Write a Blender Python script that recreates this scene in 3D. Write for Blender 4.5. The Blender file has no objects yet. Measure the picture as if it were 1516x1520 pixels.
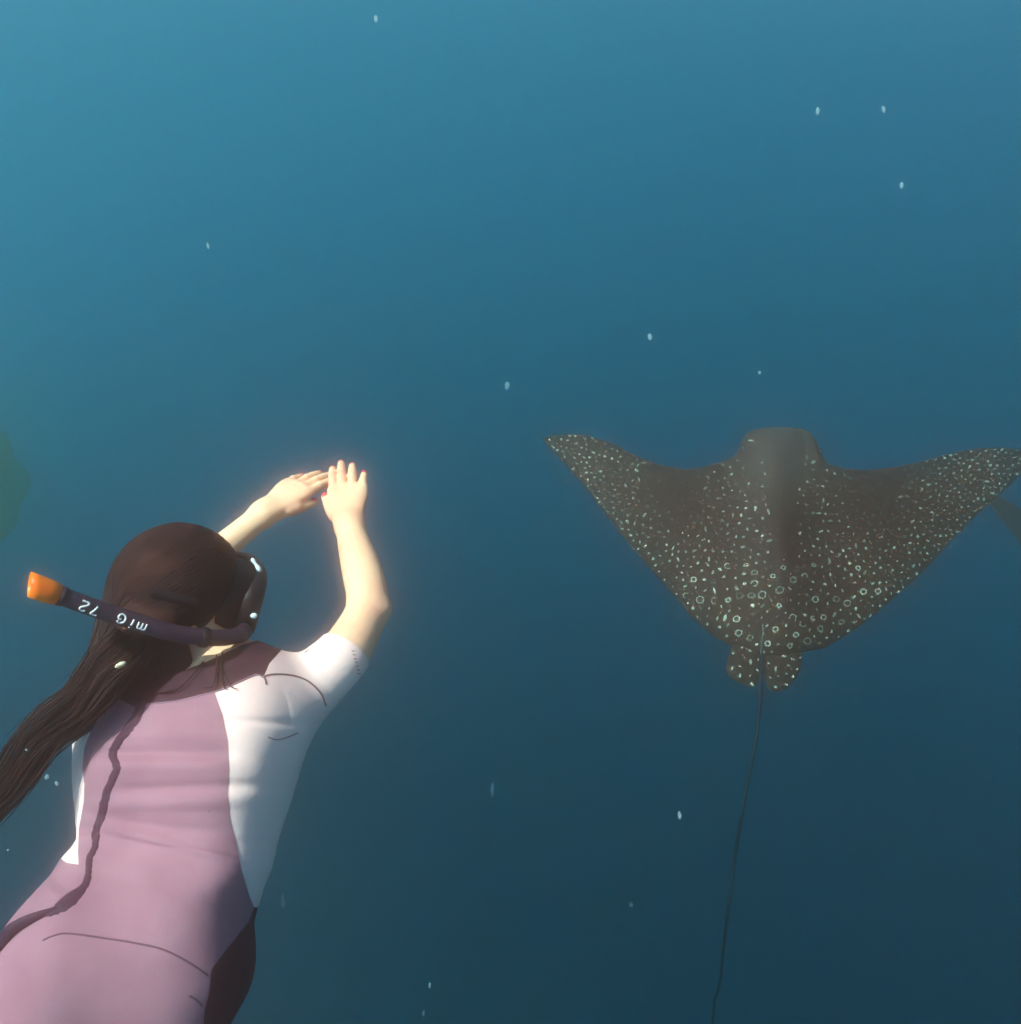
import bpy, math, random
import numpy as np
from mathutils import Vector, Matrix
from mathutils.bvhtree import BVHTree
import openvdb

random.seed(7)
RNG = np.random.default_rng(7)
SC = bpy.context.scene
COL = SC.collection
R = math.radians

# ------------------------------------------------------------------ camera
PITCH = 29.5                      # looking down by this many degrees
CAM_Z = -1.6                     # z = 0 is the surface of the sea
cam_d = bpy.data.cameras.new('camera')
cam_d.sensor_fit = 'HORIZONTAL'
cam_d.sensor_width = 36.0
cam_d.angle = 2 * math.atan(758 / 1316)
cam_d.clip_start = 0.02
cam_d.clip_end = 500
cam = bpy.data.objects.new('camera', cam_d)
COL.objects.link(cam)
cam.location = (0, 0, CAM_Z)
cam.rotation_euler = (R(90 - PITCH), 0, 0)
SC.camera = cam
MW = np.array(Matrix.Translation(cam.location) @ cam.rotation_euler.to_matrix().to_4x4())

# ------------------------------------------------------------------ daylight
SUN_EL, SUN_AZ = 53.0, 119.0       # azimuth to the left of straight ahead (+Y)
w = bpy.data.worlds.new('World')
SC.world = w
w.use_nodes = True
nt = w.node_tree
bg = nt.nodes['Background']
sky = nt.nodes.new('ShaderNodeTexSky')
sky.sky_type = 'NISHITA'
sky.sun_disc = False
sky.sun_elevation = R(SUN_EL)
sky.sun_rotation = R(-SUN_AZ)
nt.links.new(sky.outputs[0], bg.inputs[0])
bg.inputs[1].default_value = 0.05
sun_d = bpy.data.lights.new('sun', 'SUN')
sun_d.energy = 5.0
sun_d.angle = R(0.5)
sun_d.color = (1.0, 0.86, 0.73)
sun = bpy.data.objects.new('sun', sun_d)
COL.objects.link(sun)
to_sun = Vector((-math.sin(R(SUN_AZ)) * math.cos(R(SUN_EL)), math.cos(R(SUN_AZ)) * math.cos(R(SUN_EL)), math.sin(R(SUN_EL))))
sun.rotation_euler = to_sun.to_track_quat('Z', 'Y').to_euler()
sun.location = to_sun * 20

SC.view_settings.view_transform = 'Standard'
SC.view_settings.look = 'None'
SC.view_settings.gamma = 1.0
SC.view_settings.exposure = 1.15
SC.view_settings.use_curve_mapping = False
SC.render.engine = 'CYCLES'
SC.cycles.volume_bounces = 5
SC.cycles.max_bounces = 10
SC.cycles.use_denoising = True

# ------------------------------------------------------------------ helpers
F_PX = 1316.0


def P(px, py, d):
    """a point seen at (px, py) of the photograph, d metres ahead of the camera"""
    return np.array([(px - 758.0) * d / F_PX, (760.0 - py) * d / F_PX, -d])


def to_world(v):
    v = np.asarray(v, float).reshape(-1, 3)
    return v @ MW[:3, :3].T + MW[:3, 3]


def to_px(v):
    v = np.asarray(v, float)
    d = -v[:, 2]
    return np.stack([758 + v[:, 0] / d * F_PX, 760 - v[:, 1] / d * F_PX], 1)


def nrm(v):
    v = np.asarray(v, float)
    return v / np.linalg.norm(v)


def tag(o, label=None, cat=None, group=None, kind=None):
    if label: o['label'] = label
    if cat: o['category'] = cat
    if group: o['group'] = group
    if kind: o['kind'] = kind
    return o


def empty(name, cam_pt):
    o = bpy.data.objects.new(name, None)
    o.empty_display_size = 0.1
    COL.objects.link(o)
    o.location = Vector(to_world(cam_pt)[0])
    return o


ROOTLOC = {}


def root_loc(o):
    while o.parent is not None:
        o = o.parent
    return np.array(o.location)


def mesh_obj(name, v, f, mat, parent=None, smooth=True, loc=None, attr=None):
    """v in the camera's metric frame; the object keeps real world positions"""
    wv = to_world(v)
    if parent is not None:
        org = root_loc(parent)
    else:
        org = np.asarray(to_world(loc)[0]) if loc is not None else wv.mean(0)
    me = bpy.data.meshes.new(name)
    faces = f if isinstance(f, list) else [list(map(int, q)) for q in f]
    me.from_pydata((wv - org).tolist(), [], faces)
    if smooth:
        me.polygons.foreach_set('use_smooth', [True] * len(me.polygons))
    if attr is not None:
        for k, val in attr.items():
            a = me.attributes.new(k, 'FLOAT', 'POINT')
            a.data.foreach_set('value', np.asarray(val, np.float32))
    me.materials.append(mat)
    me.update()
    o = bpy.data.objects.new(name, me)
    COL.objects.link(o)
    if parent is not None:
        o.parent = parent
    else:
        o.location = Vector(org)
    return o


def resample(pts, n, *extra):
    """Catmull-Rom through pts; extra scalar lists follow along"""
    pts = np.asarray(pts, float)
    m = len(pts)
    t = np.linspace(0, m - 1, n)
    i = np.clip(t.astype(int), 0, m - 2)
    u = (t - i)[:, None]

    def g(a, k):
        return a[np.clip(k, 0, m - 1)]

    def cr(a):
        p0, p1, p2, p3 = g(a, i - 1), g(a, i), g(a, i + 1), g(a, i + 2)
        return 0.5 * ((2 * p1) + (-p0 + p2) * u + (2 * p0 - 5 * p1 + 4 * p2 - p3) * u ** 2 + (-p0 + 3 * p1 - 3 * p2 + p3) * u ** 3)
    out = [cr(pts)]
    for e in extra:
        out.append(cr(np.asarray(e, float).reshape(-1, 1))[:, 0])
    return out if extra else out[0]


def tube(pts, rad, sides=8, flat=1.0, ref=(0, 0, 1), cap=True):
    pts = np.asarray(pts, float)
    n = len(pts)
    rad = np.broadcast_to(np.asarray(rad, float), (n,))
    tan = np.gradient(pts, axis=0)
    tan /= np.linalg.norm(tan, axis=1)[:, None] + 1e-12
    ref = np.asarray(ref, float)
    V, Fc = [], []
    for k in range(n):
        e1 = np.cross(tan[k], ref)
        if np.linalg.norm(e1) < 1e-6:
            e1 = np.cross(tan[k], (1, 0.2, 0))
        e1 = nrm(e1)
        e2 = np.cross(e1, tan[k])
        for s in range(sides):
            a = 2 * math.pi * s / sides
            V.append(pts[k] + rad[k] * (math.cos(a) * e1 + flat * math.sin(a) * e2))
    for k in range(n - 1):
        for s in range(sides):
            a, b = k * sides + s, k * sides + (s + 1) % sides
            Fc.append([a, b, b + sides, a + sides])
    if cap:
        Fc.append(list(range(sides))[::-1])
        Fc.append([(n - 1) * sides + s for s in range(sides)])
    return np.array(V), Fc


def join(parts):
    V, Fc, o = [], [], 0
    for v, f in parts:
        V.append(np.asarray(v))
        Fc += [[i + o for i in q] for q in f]
        o += len(v)
    return np.concatenate(V), Fc


# ------------------------------------------------------------------ materials
def mat(name, base, rough=0.6, spec=0.2, noise=None, bump=None, build=None):
    m = bpy.data.materials.new(name)
    m.use_nodes = True
    t = m.node_tree
    b = t.nodes['Principled BSDF']
    b.inputs['Base Color'].default_value = (*base, 1)
    b.inputs['Roughness'].default_value = rough
    b.inputs['Specular IOR Level'].default_value = spec
    tc = t.nodes.new('ShaderNodeTexCoord')
    if noise:
        scale, col2, lo, hi = noise
        n = t.nodes.new('ShaderNodeTexNoise')
        n.inputs['Scale'].default_value = scale
        n.inputs['Detail'].default_value = 5
        t.links.new(tc.outputs['Object'], n.inputs['Vector'])
        mr = t.nodes.new('ShaderNodeMapRange')
        mr.inputs[1].default_value = lo
        mr.inputs[2].default_value = hi
        t.links.new(n.outputs['Fac'], mr.inputs[0])
        mx = t.nodes.new('ShaderNodeMix')
        mx.data_type = 'RGBA'
        mx.inputs[6].default_value = (*base, 1)
        mx.inputs[7].default_value = (*col2, 1)
        t.links.new(mr.outputs[0], mx.inputs[0])
        t.links.new(mx.outputs[2], b.inputs['Base Color'])
    if bump:
        scale, strength, dist = bump
        n2 = t.nodes.new('ShaderNodeTexNoise')
        n2.inputs['Scale'].default_value = scale
        n2.inputs['Detail'].default_value = 4
        t.links.new(tc.outputs['Object'], n2.inputs['Vector'])
        bp = t.nodes.new('ShaderNodeBump')
        bp.inputs['Strength'].default_value = strength
        bp.inputs['Distance'].default_value = dist
        t.links.new(n2.outputs['Fac'], bp.inputs['Height'])
        t.links.new(bp.outputs[0], b.inputs['Normal'])
    if build:
        build(t, b, tc)
    return m


M_SKIN = mat('skin', (0.97, 0.56, 0.34), 0.5, 0.2, (11, (0.90, 0.40, 0.25), 0.42, 0.72), (70, 0.25, 0.004))
M_MAUVE = mat('mauve_neoprene', (0.35, 0.165, 0.205), 0.8, 0.1, (13, (0.29, 0.128, 0.165), 0.35, 0.7), (260, 0.35, 0.0015))
M_WHITE = mat('white_neoprene', (0.99, 0.67, 0.60), 0.75, 0.1, (9, (0.97, 0.58, 0.52), 0.4, 0.75), (260, 0.3, 0.0015))
M_DARK = mat('dark_neoprene_and_shade', (0.046, 0.016, 0.026), 0.7, 0.12, (12, (0.032, 0.011, 0.018), 0.4, 0.7), (500, 0.15, 0.001))  # dark neoprene, deepened for the hair shadow painted into the yoke
M_ZIP = mat('zip_tape', (0.05, 0.02, 0.04), 0.6, 0.15, (60, (0.03, 0.012, 0.028), 0.4, 0.7))
M_SEAM = mat('seam_thread', (0.12, 0.06, 0.085), 0.8, 0.1)
M_PIPING = mat('seam_piping', (0.25, 0.14, 0.19), 0.8, 0.1)
M_HAIR = mat('wet_hair', (0.024, 0.0075, 0.006), 0.75, 0.10, (18, (0.048, 0.015, 0.011), 0.4, 0.7), (120, 0.3, 0.003))
M_STRAND = mat('hair_strand', (0.040, 0.012, 0.009), 0.65, 0.15, (25, (0.028, 0.01, 0.01), 0.35, 0.65))
M_RUBBER = mat('black_silicone', (0.013, 0.006, 0.008), 0.5, 0.25)
M_TUBE = mat('dark_snorkel_plastic', (0.05, 0.02, 0.035), 0.45, 0.35, (40, (0.035, 0.014, 0.026), 0.4, 0.7))
M_ORANGE = mat('orange_plastic', (1.0, 0.12, 0.004), 0.4, 0.3, (18, (1.0, 0.30, 0.015), 0.4, 0.7))
M_PRINT = mat('white_print', (0.92, 0.80, 0.78), 0.6, 0.2)
M_METAL = mat('buckle_and_glint', (0.80, 0.76, 0.74), 0.35, 0.5)  # buckle, and the strip modelled for the highlight on the mask frame
M_GLASS = mat('mask_lens', (0.05, 0.06, 0.07), 0.05, 0.5)
M_NAIL = mat('nail_glow_red', (0.62, 0.03, 0.09), 0.25, 0.5)  # red put on the nails for the glow fringe at the fingertips
M_GOLD = mat('shell_clip', (0.75, 0.62, 0.42), 0.35, 0.5, (90, (0.35, 0.24, 0.12), 0.45, 0.6))
def flake_nodes(t, b, tc):
    b.inputs['Alpha'].default_value = 0.32


M_PART = mat('pale_flake', (0.62, 0.66, 0.66), 0.8, 0.1, None, None, flake_nodes)
M_EYE = mat('ray_eye', (0.01, 0.01, 0.012), 0.25, 0.5)


def ray_nodes(t, b, tc):
    n = t.nodes.new('ShaderNodeTexNoise')
    n.inputs['Scale'].default_value = 7
    n.inputs['Detail'].default_value = 6
    t.links.new(tc.outputs['Object'], n.inputs['Vector'])
    a = t.nodes.new('ShaderNodeAttribute')
    a.attribute_name = 'pale'
    r1 = t.nodes.new('ShaderNodeMix')
    r1.data_type = 'RGBA'
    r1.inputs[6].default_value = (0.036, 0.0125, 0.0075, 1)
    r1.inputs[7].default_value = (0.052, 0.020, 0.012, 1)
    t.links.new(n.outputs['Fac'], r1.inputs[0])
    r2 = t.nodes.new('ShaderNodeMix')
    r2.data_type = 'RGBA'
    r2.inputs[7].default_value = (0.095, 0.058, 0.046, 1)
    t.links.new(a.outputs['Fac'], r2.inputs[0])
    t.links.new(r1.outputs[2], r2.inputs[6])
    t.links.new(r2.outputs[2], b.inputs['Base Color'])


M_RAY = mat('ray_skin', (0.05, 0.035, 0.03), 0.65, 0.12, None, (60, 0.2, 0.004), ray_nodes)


def spot_nodes(t, b, tc):
    a = t.nodes.new('ShaderNodeAttribute')
    a.attribute_name = 'pale'
    r2 = t.nodes.new('ShaderNodeMix')
    r2.data_type = 'RGBA'
    r2.inputs[6].default_value = (0.085, 0.055, 0.04, 1)
    r2.inputs[7].default_value = (1.0, 0.70, 0.46, 1)
    t.links.new(a.outputs['Fac'], r2.inputs[0])
    t.links.new(r2.outputs[2], b.inputs['Base Color'])


M_SPOT = mat('ray_spot_pigment', (0.6, 0.6, 0.55), 0.7, 0.1, None, None, spot_nodes)
M_TAIL = mat('ray_tail_skin', (0.006, 0.008, 0.016), 0.6, 0.15)
M_RIDGE = mat('pale_tail_ridge', (0.14, 0.13, 0.125), 0.6, 0.15)
M_REEF = mat('algae_coral', (0.34, 0.34, 0.03), 0.9, 0.05, (5, (0.48, 0.42, 0.05), 0.4, 0.65), (6, 0.6, 0.05))

M_REEF_DARK = mat('dark_algae_coral', (0.006, 0.012, 0.008), 0.95, 0.03, (4, (0.012, 0.024, 0.014), 0.4, 0.65), (6, 0.6, 0.05))

# ------------------------------------------------------------------ the sea
WATER_G = 0.80
WATER_BOTTOM = -19.0
WATER_DENSITY = 0.08
WATER_SCATTER = (0.01, 0.70, 0.99)
WATER_ABS = (0.070, 0.023, 0.014)


def water(name, label, inset, z0, z1, density, absorb):
    x0, x1, y0, y1 = -70 + inset, 70 - inset, -30 + inset, 110 - inset
    v = [(x0, y0, z0), (x1, y0, z0), (x1, y1, z0), (x0, y1, z0), (x0, y0, z1), (x1, y0, z1), (x1, y1, z1), (x0, y1, z1)]
    f = [(3, 2, 1, 0), (4, 5, 6, 7), (0, 1, 5, 4), (1, 2, 6, 5), (2, 3, 7, 6), (3, 0, 4, 7)]
    me = bpy.data.meshes.new(name)
    me.from_pydata(v, [], f)
    m = bpy.data.materials.new(name)
    m.use_nodes = True
    t = m.node_tree
    t.nodes.remove(t.nodes['Principled BSDF'])
    vs = t.nodes.new('ShaderNodeVolumeScatter')
    vs.inputs['Color'].default_value = (*WATER_SCATTER, 1)
    vs.inputs['Density'].default_value = density
    vs.inputs['Anisotropy'].default_value = WATER_G
    last = vs
    if absorb:
        va = t.nodes.new('ShaderNodeVolumeAbsorption')
        va.inputs['Color'].default_value = (*[1 - a for a in WATER_ABS], 1)
        va.inputs['Density'].default_value = 1.0
        last = t.nodes.new('ShaderNodeAddShader')
        t.links.new(vs.outputs[0], last.inputs[0])
        t.links.new(va.outputs[0], last.inputs[1])
    t.links.new(last.outputs[0], t.nodes['Material Output'].inputs['Volume'])
    me.materials.append(m)
    o = bpy.data.objects.new(name, me)
    COL.objects.link(o)
    tag(o, label, kind='structure')


water('water', 'clear blue sea water, pale teal above and deep navy below', 0, WATER_BOTTOM, 0.0, WATER_DENSITY, True)

# warm haze box added for the orange glow: it scatters almost straight on, so bright things wear a soft halo
def haze():
    x0, x1, y0, y1, z0, z1 = -3.4, 3.0, -0.8, 4.7, CAM_Z - 4.4, CAM_Z + 0.2
    v = [(x0, y0, z0), (x1, y0, z0), (x1, y1, z0), (x0, y1, z0), (x0, y0, z1), (x1, y0, z1), (x1, y1, z1), (x0, y1, z1)]
    f = [(3, 2, 1, 0), (4, 5, 6, 7), (0, 1, 5, 4), (1, 2, 6, 5), (2, 3, 7, 6), (3, 0, 4, 7)]
    me = bpy.data.meshes.new('haze')
    me.from_pydata(v, [], f)
    m = bpy.data.materials.new('glow_haze')
    m.use_nodes = True
    t = m.node_tree
    t.nodes.remove(t.nodes['Principled BSDF'])
    pv = t.nodes.new('ShaderNodeVolumePrincipled')
    pv.inputs['Color'].default_value = (0.96, 0.46, 0.26, 1)
    pv.inputs['Absorption Color'].default_value = (1, 1, 1, 1)
    pv.inputs['Density'].default_value = HAZE_DENSITY
    pv.inputs['Anisotropy'].default_value = 0.990
    t.links.new(pv.outputs[0], t.nodes['Material Output'].inputs['Volume'])
    me.materials.append(m)
    o = bpy.data.objects.new('haze', me)
    COL.objects.link(o)
    tag(o, 'thin warm haze added in the near water for the glow', kind='stuff')


HAZE_DENSITY = 0.34
haze()

# ------------------------------------------------------------------ implicit surfaces
class Field:
    def __init__(self, lo, hi, h, bg=0.05):
        self.h = h
        self.o = np.asarray(lo, float)
        self.n = np.ceil((np.asarray(hi) - self.o) / h).astype(int) + 1
        self.bg = bg
        self.a = np.full(self.n, bg, np.float32)

    def box(self, lo, hi):
        i0 = np.clip(np.floor((np.asarray(lo) - self.o) / self.h).astype(int), 0, self.n - 1)
        i1 = np.clip(np.ceil((np.asarray(hi) - self.o) / self.h).astype(int) + 1, 1, self.n)
        ax = [self.o[k] + self.h * np.arange(i0[k], i1[k]) for k in range(3)]
        g = np.stack(np.meshgrid(*ax, indexing='ij'), -1).astype(np.float32)
        return tuple(slice(i0[k], i1[k]) for k in range(3)), g

    def add(self, prims, k):
        """prims: list of (fn, lo, hi) hard-unioned together, then smooth-unioned into the field"""
        lo = np.min([p[1] for p in prims], 0) - 0.03
        hi = np.max([p[2] for p in prims], 0) + 0.03
        s, g = self.box(lo, hi)
        d = prims[0][0](g)
        for p in prims[1:]:
            d = np.minimum(d, p[0](g))
        a = self.a[s]
        hh = np.maximum(k - np.abs(a - d), 0) / k
        self.a[s] = np.minimum(a, d) - hh * hh * k * 0.25

    def mesh(self, iso=0.0):
        gr = openvdb.FloatGrid(self.bg)
        gr.copyFromArray(np.minimum(self.a, self.bg))
        v, q = gr.convertToQuads(isovalue=iso)
        v = np.asarray(v, float) * self.h + self.o
        q = np.asarray(q, int)
        # outward winding
        p = v[q]
        vol = np.einsum('ij,ij->i', p[:, 0], np.cross(p[:, 1], p[:, 2])).sum() + np.einsum('ij,ij->i', p[:, 0], np.cross(p[:, 2], p[:, 3])).sum()
        if vol < 0:
            q = q[:, ::-1]
        return v, q


def chain(pts, rad, n=None):
    pts = np.asarray(pts, float)
    rad = np.asarray(rad, float)
    if n:
        pts, rad = resample(pts, n, rad)
    rm = rad.max()

    def fn(g):
        best = None
        for k in range(len(pts) - 1):
            a, b = pts[k], pts[k + 1]
            ab = b - a
            t = np.clip(((g - a) @ ab) / (ab @ ab + 1e-12), 0, 1)
            q = g - a - t[..., None] * ab
            d = np.sqrt((q * q).sum(-1)) - (rad[k] + t * (rad[k + 1] - rad[k]))
            best = d if best is None else np.minimum(best, d)
        return best.astype(np.float32)
    return fn, pts.min(0) - rm, pts.max(0) + rm


def echain(pts, a, b, lat, n=None, power=2.0):
    """chain with elliptical sections: half-width a along lat, b across"""
    pts = np.asarray(pts, float)
    a = np.asarray(a, float)
    b = np.asarray(b, float)
    if n:
        pts, a, b = resample(pts, n, a, b)
    lat = np.asarray(lat, float)
    rm = max(a.max(), b.max())

    def fn(g):
        best = None
        for k in range(len(pts) - 1):
            p0, p1 = pts[k], pts[k + 1]
            ab = p1 - p0
            L = np.linalg.norm(ab)
            ax = ab / L
            e1 = nrm(lat - ax * (lat @ ax))
            e2 = np.cross(ax, e1)
            q = g - p0
            w_ = q @ ax
            t = np.clip(w_ / L, 0, 1)
            wz = w_ - t * L
            u, v = q @ e1, q @ e2
            A = a[k] + t * (a[k + 1] - a[k])
            B = b[k] + t * (b[k + 1] - b[k])
            C = np.minimum(A, B)
            ln = np.sqrt(u * u + v * v + wz * wz) + 1e-9
            if power == 2.0:
                qq = np.sqrt((u / A) ** 2 + (v / B) ** 2 + (wz / C) ** 2) + 1e-9
            else:
                qq = ((np.abs(u) / A) ** power + (np.abs(v) / B) ** power + (np.abs(wz) / C) ** power) ** (1 / power) + 1e-9
            d = ln * (1 - 1 / qq)
            d = np.maximum(d, -C)
            best = d if best is None else np.minimum(best, d)
        return best.astype(np.float32)
    return fn, pts.min(0) - rm, pts.max(0) + rm


def ellipsoid(c, axes, rad):
    c = np.asarray(c, float)
    axes = np.asarray(axes, float)
    rad = np.asarray(rad, float)

    def fn(g):
        q = g - c
        l = q @ axes.T
        ln = np.sqrt((l * l).sum(-1)) + 1e-9
        qq = np.sqrt(((l / rad) ** 2).sum(-1)) + 1e-9
        return np.maximum(ln * (1 - 1 / qq), -rad.min()).astype(np.float32)
    rm = rad.max()
    return fn, c - rm, c + rm


def tris(q):
    q = np.asarray(q)
    if q.shape[1] == 4:
        return np.concatenate([q[:, [0, 1, 2]], q[:, [0, 2, 3]]])
    return q


def compact(v, t):
    used, inv = np.unique(t, return_inverse=True)
    return v[used], inv.reshape(t.shape), used


def clip(v, t, s):
    """keeps the s > 0 side of a triangle mesh, cutting triangles along s = 0; returns (kept, rest)"""
    def side(sv):
        pos = sv[t] > 0
        cnt = pos.sum(1)
        out = [t[cnt == 3]]
        newv, off = [], len(v)
        for c in (1, 2):
            tt, pp = t[cnt == c], pos[cnt == c]
            if not len(tt):
                continue
            odd = np.argmax(pp, 1) if c == 1 else np.argmin(pp, 1)
            r = np.arange(len(tt))
            A, B, C = tt[r, odd], tt[r, (odd + 1) % 3], tt[r, (odd + 2) % 3]

            def cut(x, y):
                k = (sv[x] / (sv[x] - sv[y] + 1e-15))[:, None]
                return v[x] + k * (v[y] - v[x])
            ab, ac = cut(A, B), cut(A, C)
            iab = off + np.arange(len(tt)); off += len(tt)
            iac = off + np.arange(len(tt)); off += len(tt)
            newv += [ab, ac]
            if c == 1:
                out.append(np.stack([A, iab, iac], 1))
            else:
                out.append(np.stack([iab, B, C], 1))
                out.append(np.stack([iab, C, iac], 1))
        V = np.concatenate([v] + newv) if newv else v
        T = np.concatenate(out)
        # merge the doubled cut points
        if len(T):
            V2, T2, _ = compact(V, T)
            key = np.round(V2 / 1e-6).astype(np.int64)
            _, first, inv = np.unique(key, axis=0, return_index=True, return_inverse=True)
            T3 = inv.reshape(-1)[T2]
            ok = (T3[:, 0] != T3[:, 1]) & (T3[:, 1] != T3[:, 2]) & (T3[:, 0] != T3[:, 2])
            return V2[first], T3[ok]
        return V[:0], T
    return side(s), side(-s)


def poly_sdf(p, poly):
    """signed distance (positive inside) of points p to a closed polygon, in pixels"""
    poly = np.asarray(poly, float)
    d = np.full(len(p), 1e9)
    ins = np.zeros(len(p), bool)
    for k in range(len(poly)):
        a, b = poly[k], poly[(k + 1) % len(poly)]
        e = b - a
        q = p - a
        t = np.clip((q @ e) / (e @ e + 1e-9), 0, 1)
        d = np.minimum(d, np.hypot(*(q - t[:, None] * e).T))
        c = (a[1] > p[:, 1]) != (b[1] > p[:, 1])
        xx = a[0] + (p[:, 1] - a[1]) / (b[1] - a[1] + 1e-12) * e[0]
        ins ^= c & (p[:, 0] < xx)
    return np.where(ins, d, -d)


def vnormals(v, t):
    n = np.zeros_like(v)
    fn = np.cross(v[t[:, 1]] - v[t[:, 0]], v[t[:, 2]] - v[t[:, 0]])
    for k in range(3):
        np.add.at(n, t[:, k], fn)
    return n / (np.linalg.norm(n, axis=1)[:, None] + 1e-12)


# ------------------------------------------------------------------ the swimmer
YAW = R(17)
LAT = np.array([math.cos(YAW), 0.05, math.sin(YAW)])
person = empty('person', P(215, 1400, 1.36))
tag(person, 'snorkeller in a pink and white short-sleeved wetsuit, arms stretched ahead and hands meeting', 'person')


def hw(px, d):
    return px * d / F_PX / 0.951


HEAD_C = P(272, 872, 1.50)
FACE = nrm((0.80, -0.10, -0.60))
HUP = np.array((-0.12, 0.82, 0.50)); HUP = nrm(HUP - FACE * (HUP @ FACE))
HRT = np.cross(FACE, HUP)
HAX = np.array([FACE, HUP, HRT])


def H(f, u, r):
    return HEAD_C + f * FACE + u * HUP + r * HRT


NAILS = []


def hand(wrist, fwd, back, left, curl, spread, lens=(0.070, 0.078, 0.072, 0.056), thumb_dir=(0.55, 0.8, 0.1), scale=1.0):
    fwd = nrm(fwd)
    back = nrm(np.asarray(back) - fwd * (np.asarray(back) @ fwd))
    palm = -back
    T = np.cross(palm, fwd) if left else np.cross(fwd, palm)
    s = scale

    def L(f, t, b):
        return wrist + s * (f * fwd + t * T + b * back)
    palm_p = [echain([L(-0.01, 0, 0), L(0.025, 0.002, 0), L(0.06, 0.001, 0.002), L(0.086, 0.0, 0.0)],
                     s * np.array([0.026, 0.033, 0.040, 0.041]), s * np.array([0.020, 0.017, 0.014, 0.011]), T, 9, 2.4)]
    palm_p.append(chain([L(0.012, 0.016, -0.006), L(0.045, 0.034, -0.008)], [s * 0.016, s * 0.013]))
    fing = []
    for i, (off, base) in enumerate(((0.0285, 0.085), (0.0098, 0.090), (-0.0092, 0.087), (-0.0285, 0.076))):
        yaw = spread[i]
        p = L(base - 0.012, off, 0.0)
        pts, rad = [p], [0.0098 * s]
        ang = 0.0
        ln = np.array([0.45, 0.30, 0.25]) * lens[i] * s
        ln[0] += 0.012 * s
        rr = (0.0094, 0.0088, 0.0076)
        if i == 3:
            rr = (0.0086, 0.0078, 0.0066)
        for j in range(3):
            ang += curl[i][j]
            dr = math.cos(ang) * (math.cos(yaw) * fwd + math.sin(yaw) * T) - math.sin(ang) * back
            p = p + ln[j] * dr
            pts.append(p)
            rad.append(rr[j] * s)
        fing.append(chain(pts, rad))
        kn = pts[0] + 0.010 * s * fwd
        fing.append(ellipsoid(kn + back * 0.0035 * s, np.eye(3), (0.0088 * s,) * 3))
        fing.append(ellipsoid(pts[1] + back * 0.0008 * s, np.eye(3), (0.0096 * s,) * 3))
        nb = math.cos(ang) * back + math.sin(ang) * fwd
        NAILS.append((pts[-1] - dr * 0.002 * s + nb * 0.0052 * s, dr, nb, np.cross(dr, nb), 0.0055 * s))
    th = np.asarray(thumb_dir, float)
    td = nrm(th[0] * fwd + th[1] * T + th[2] * back)
    p0 = L(0.030, 0.030, -0.008)
    p1 = p0 + td * 0.030 * s
    td2 = nrm(td + 0.45 * fwd)
    p2 = p1 + td2 * 0.026 * s
    thumb = chain([p0, p1, p2], [0.0125 * s, 0.0108 * s, 0.0085 * s])
    nb = nrm(back - td2 * (back @ td2))
    NAILS.append((p2 + nb * 0.0065 * s - td2 * 0.001, td2, nb, np.cross(td2, nb), 0.0065 * s))
    return palm_p, fing + [thumb]


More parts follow.
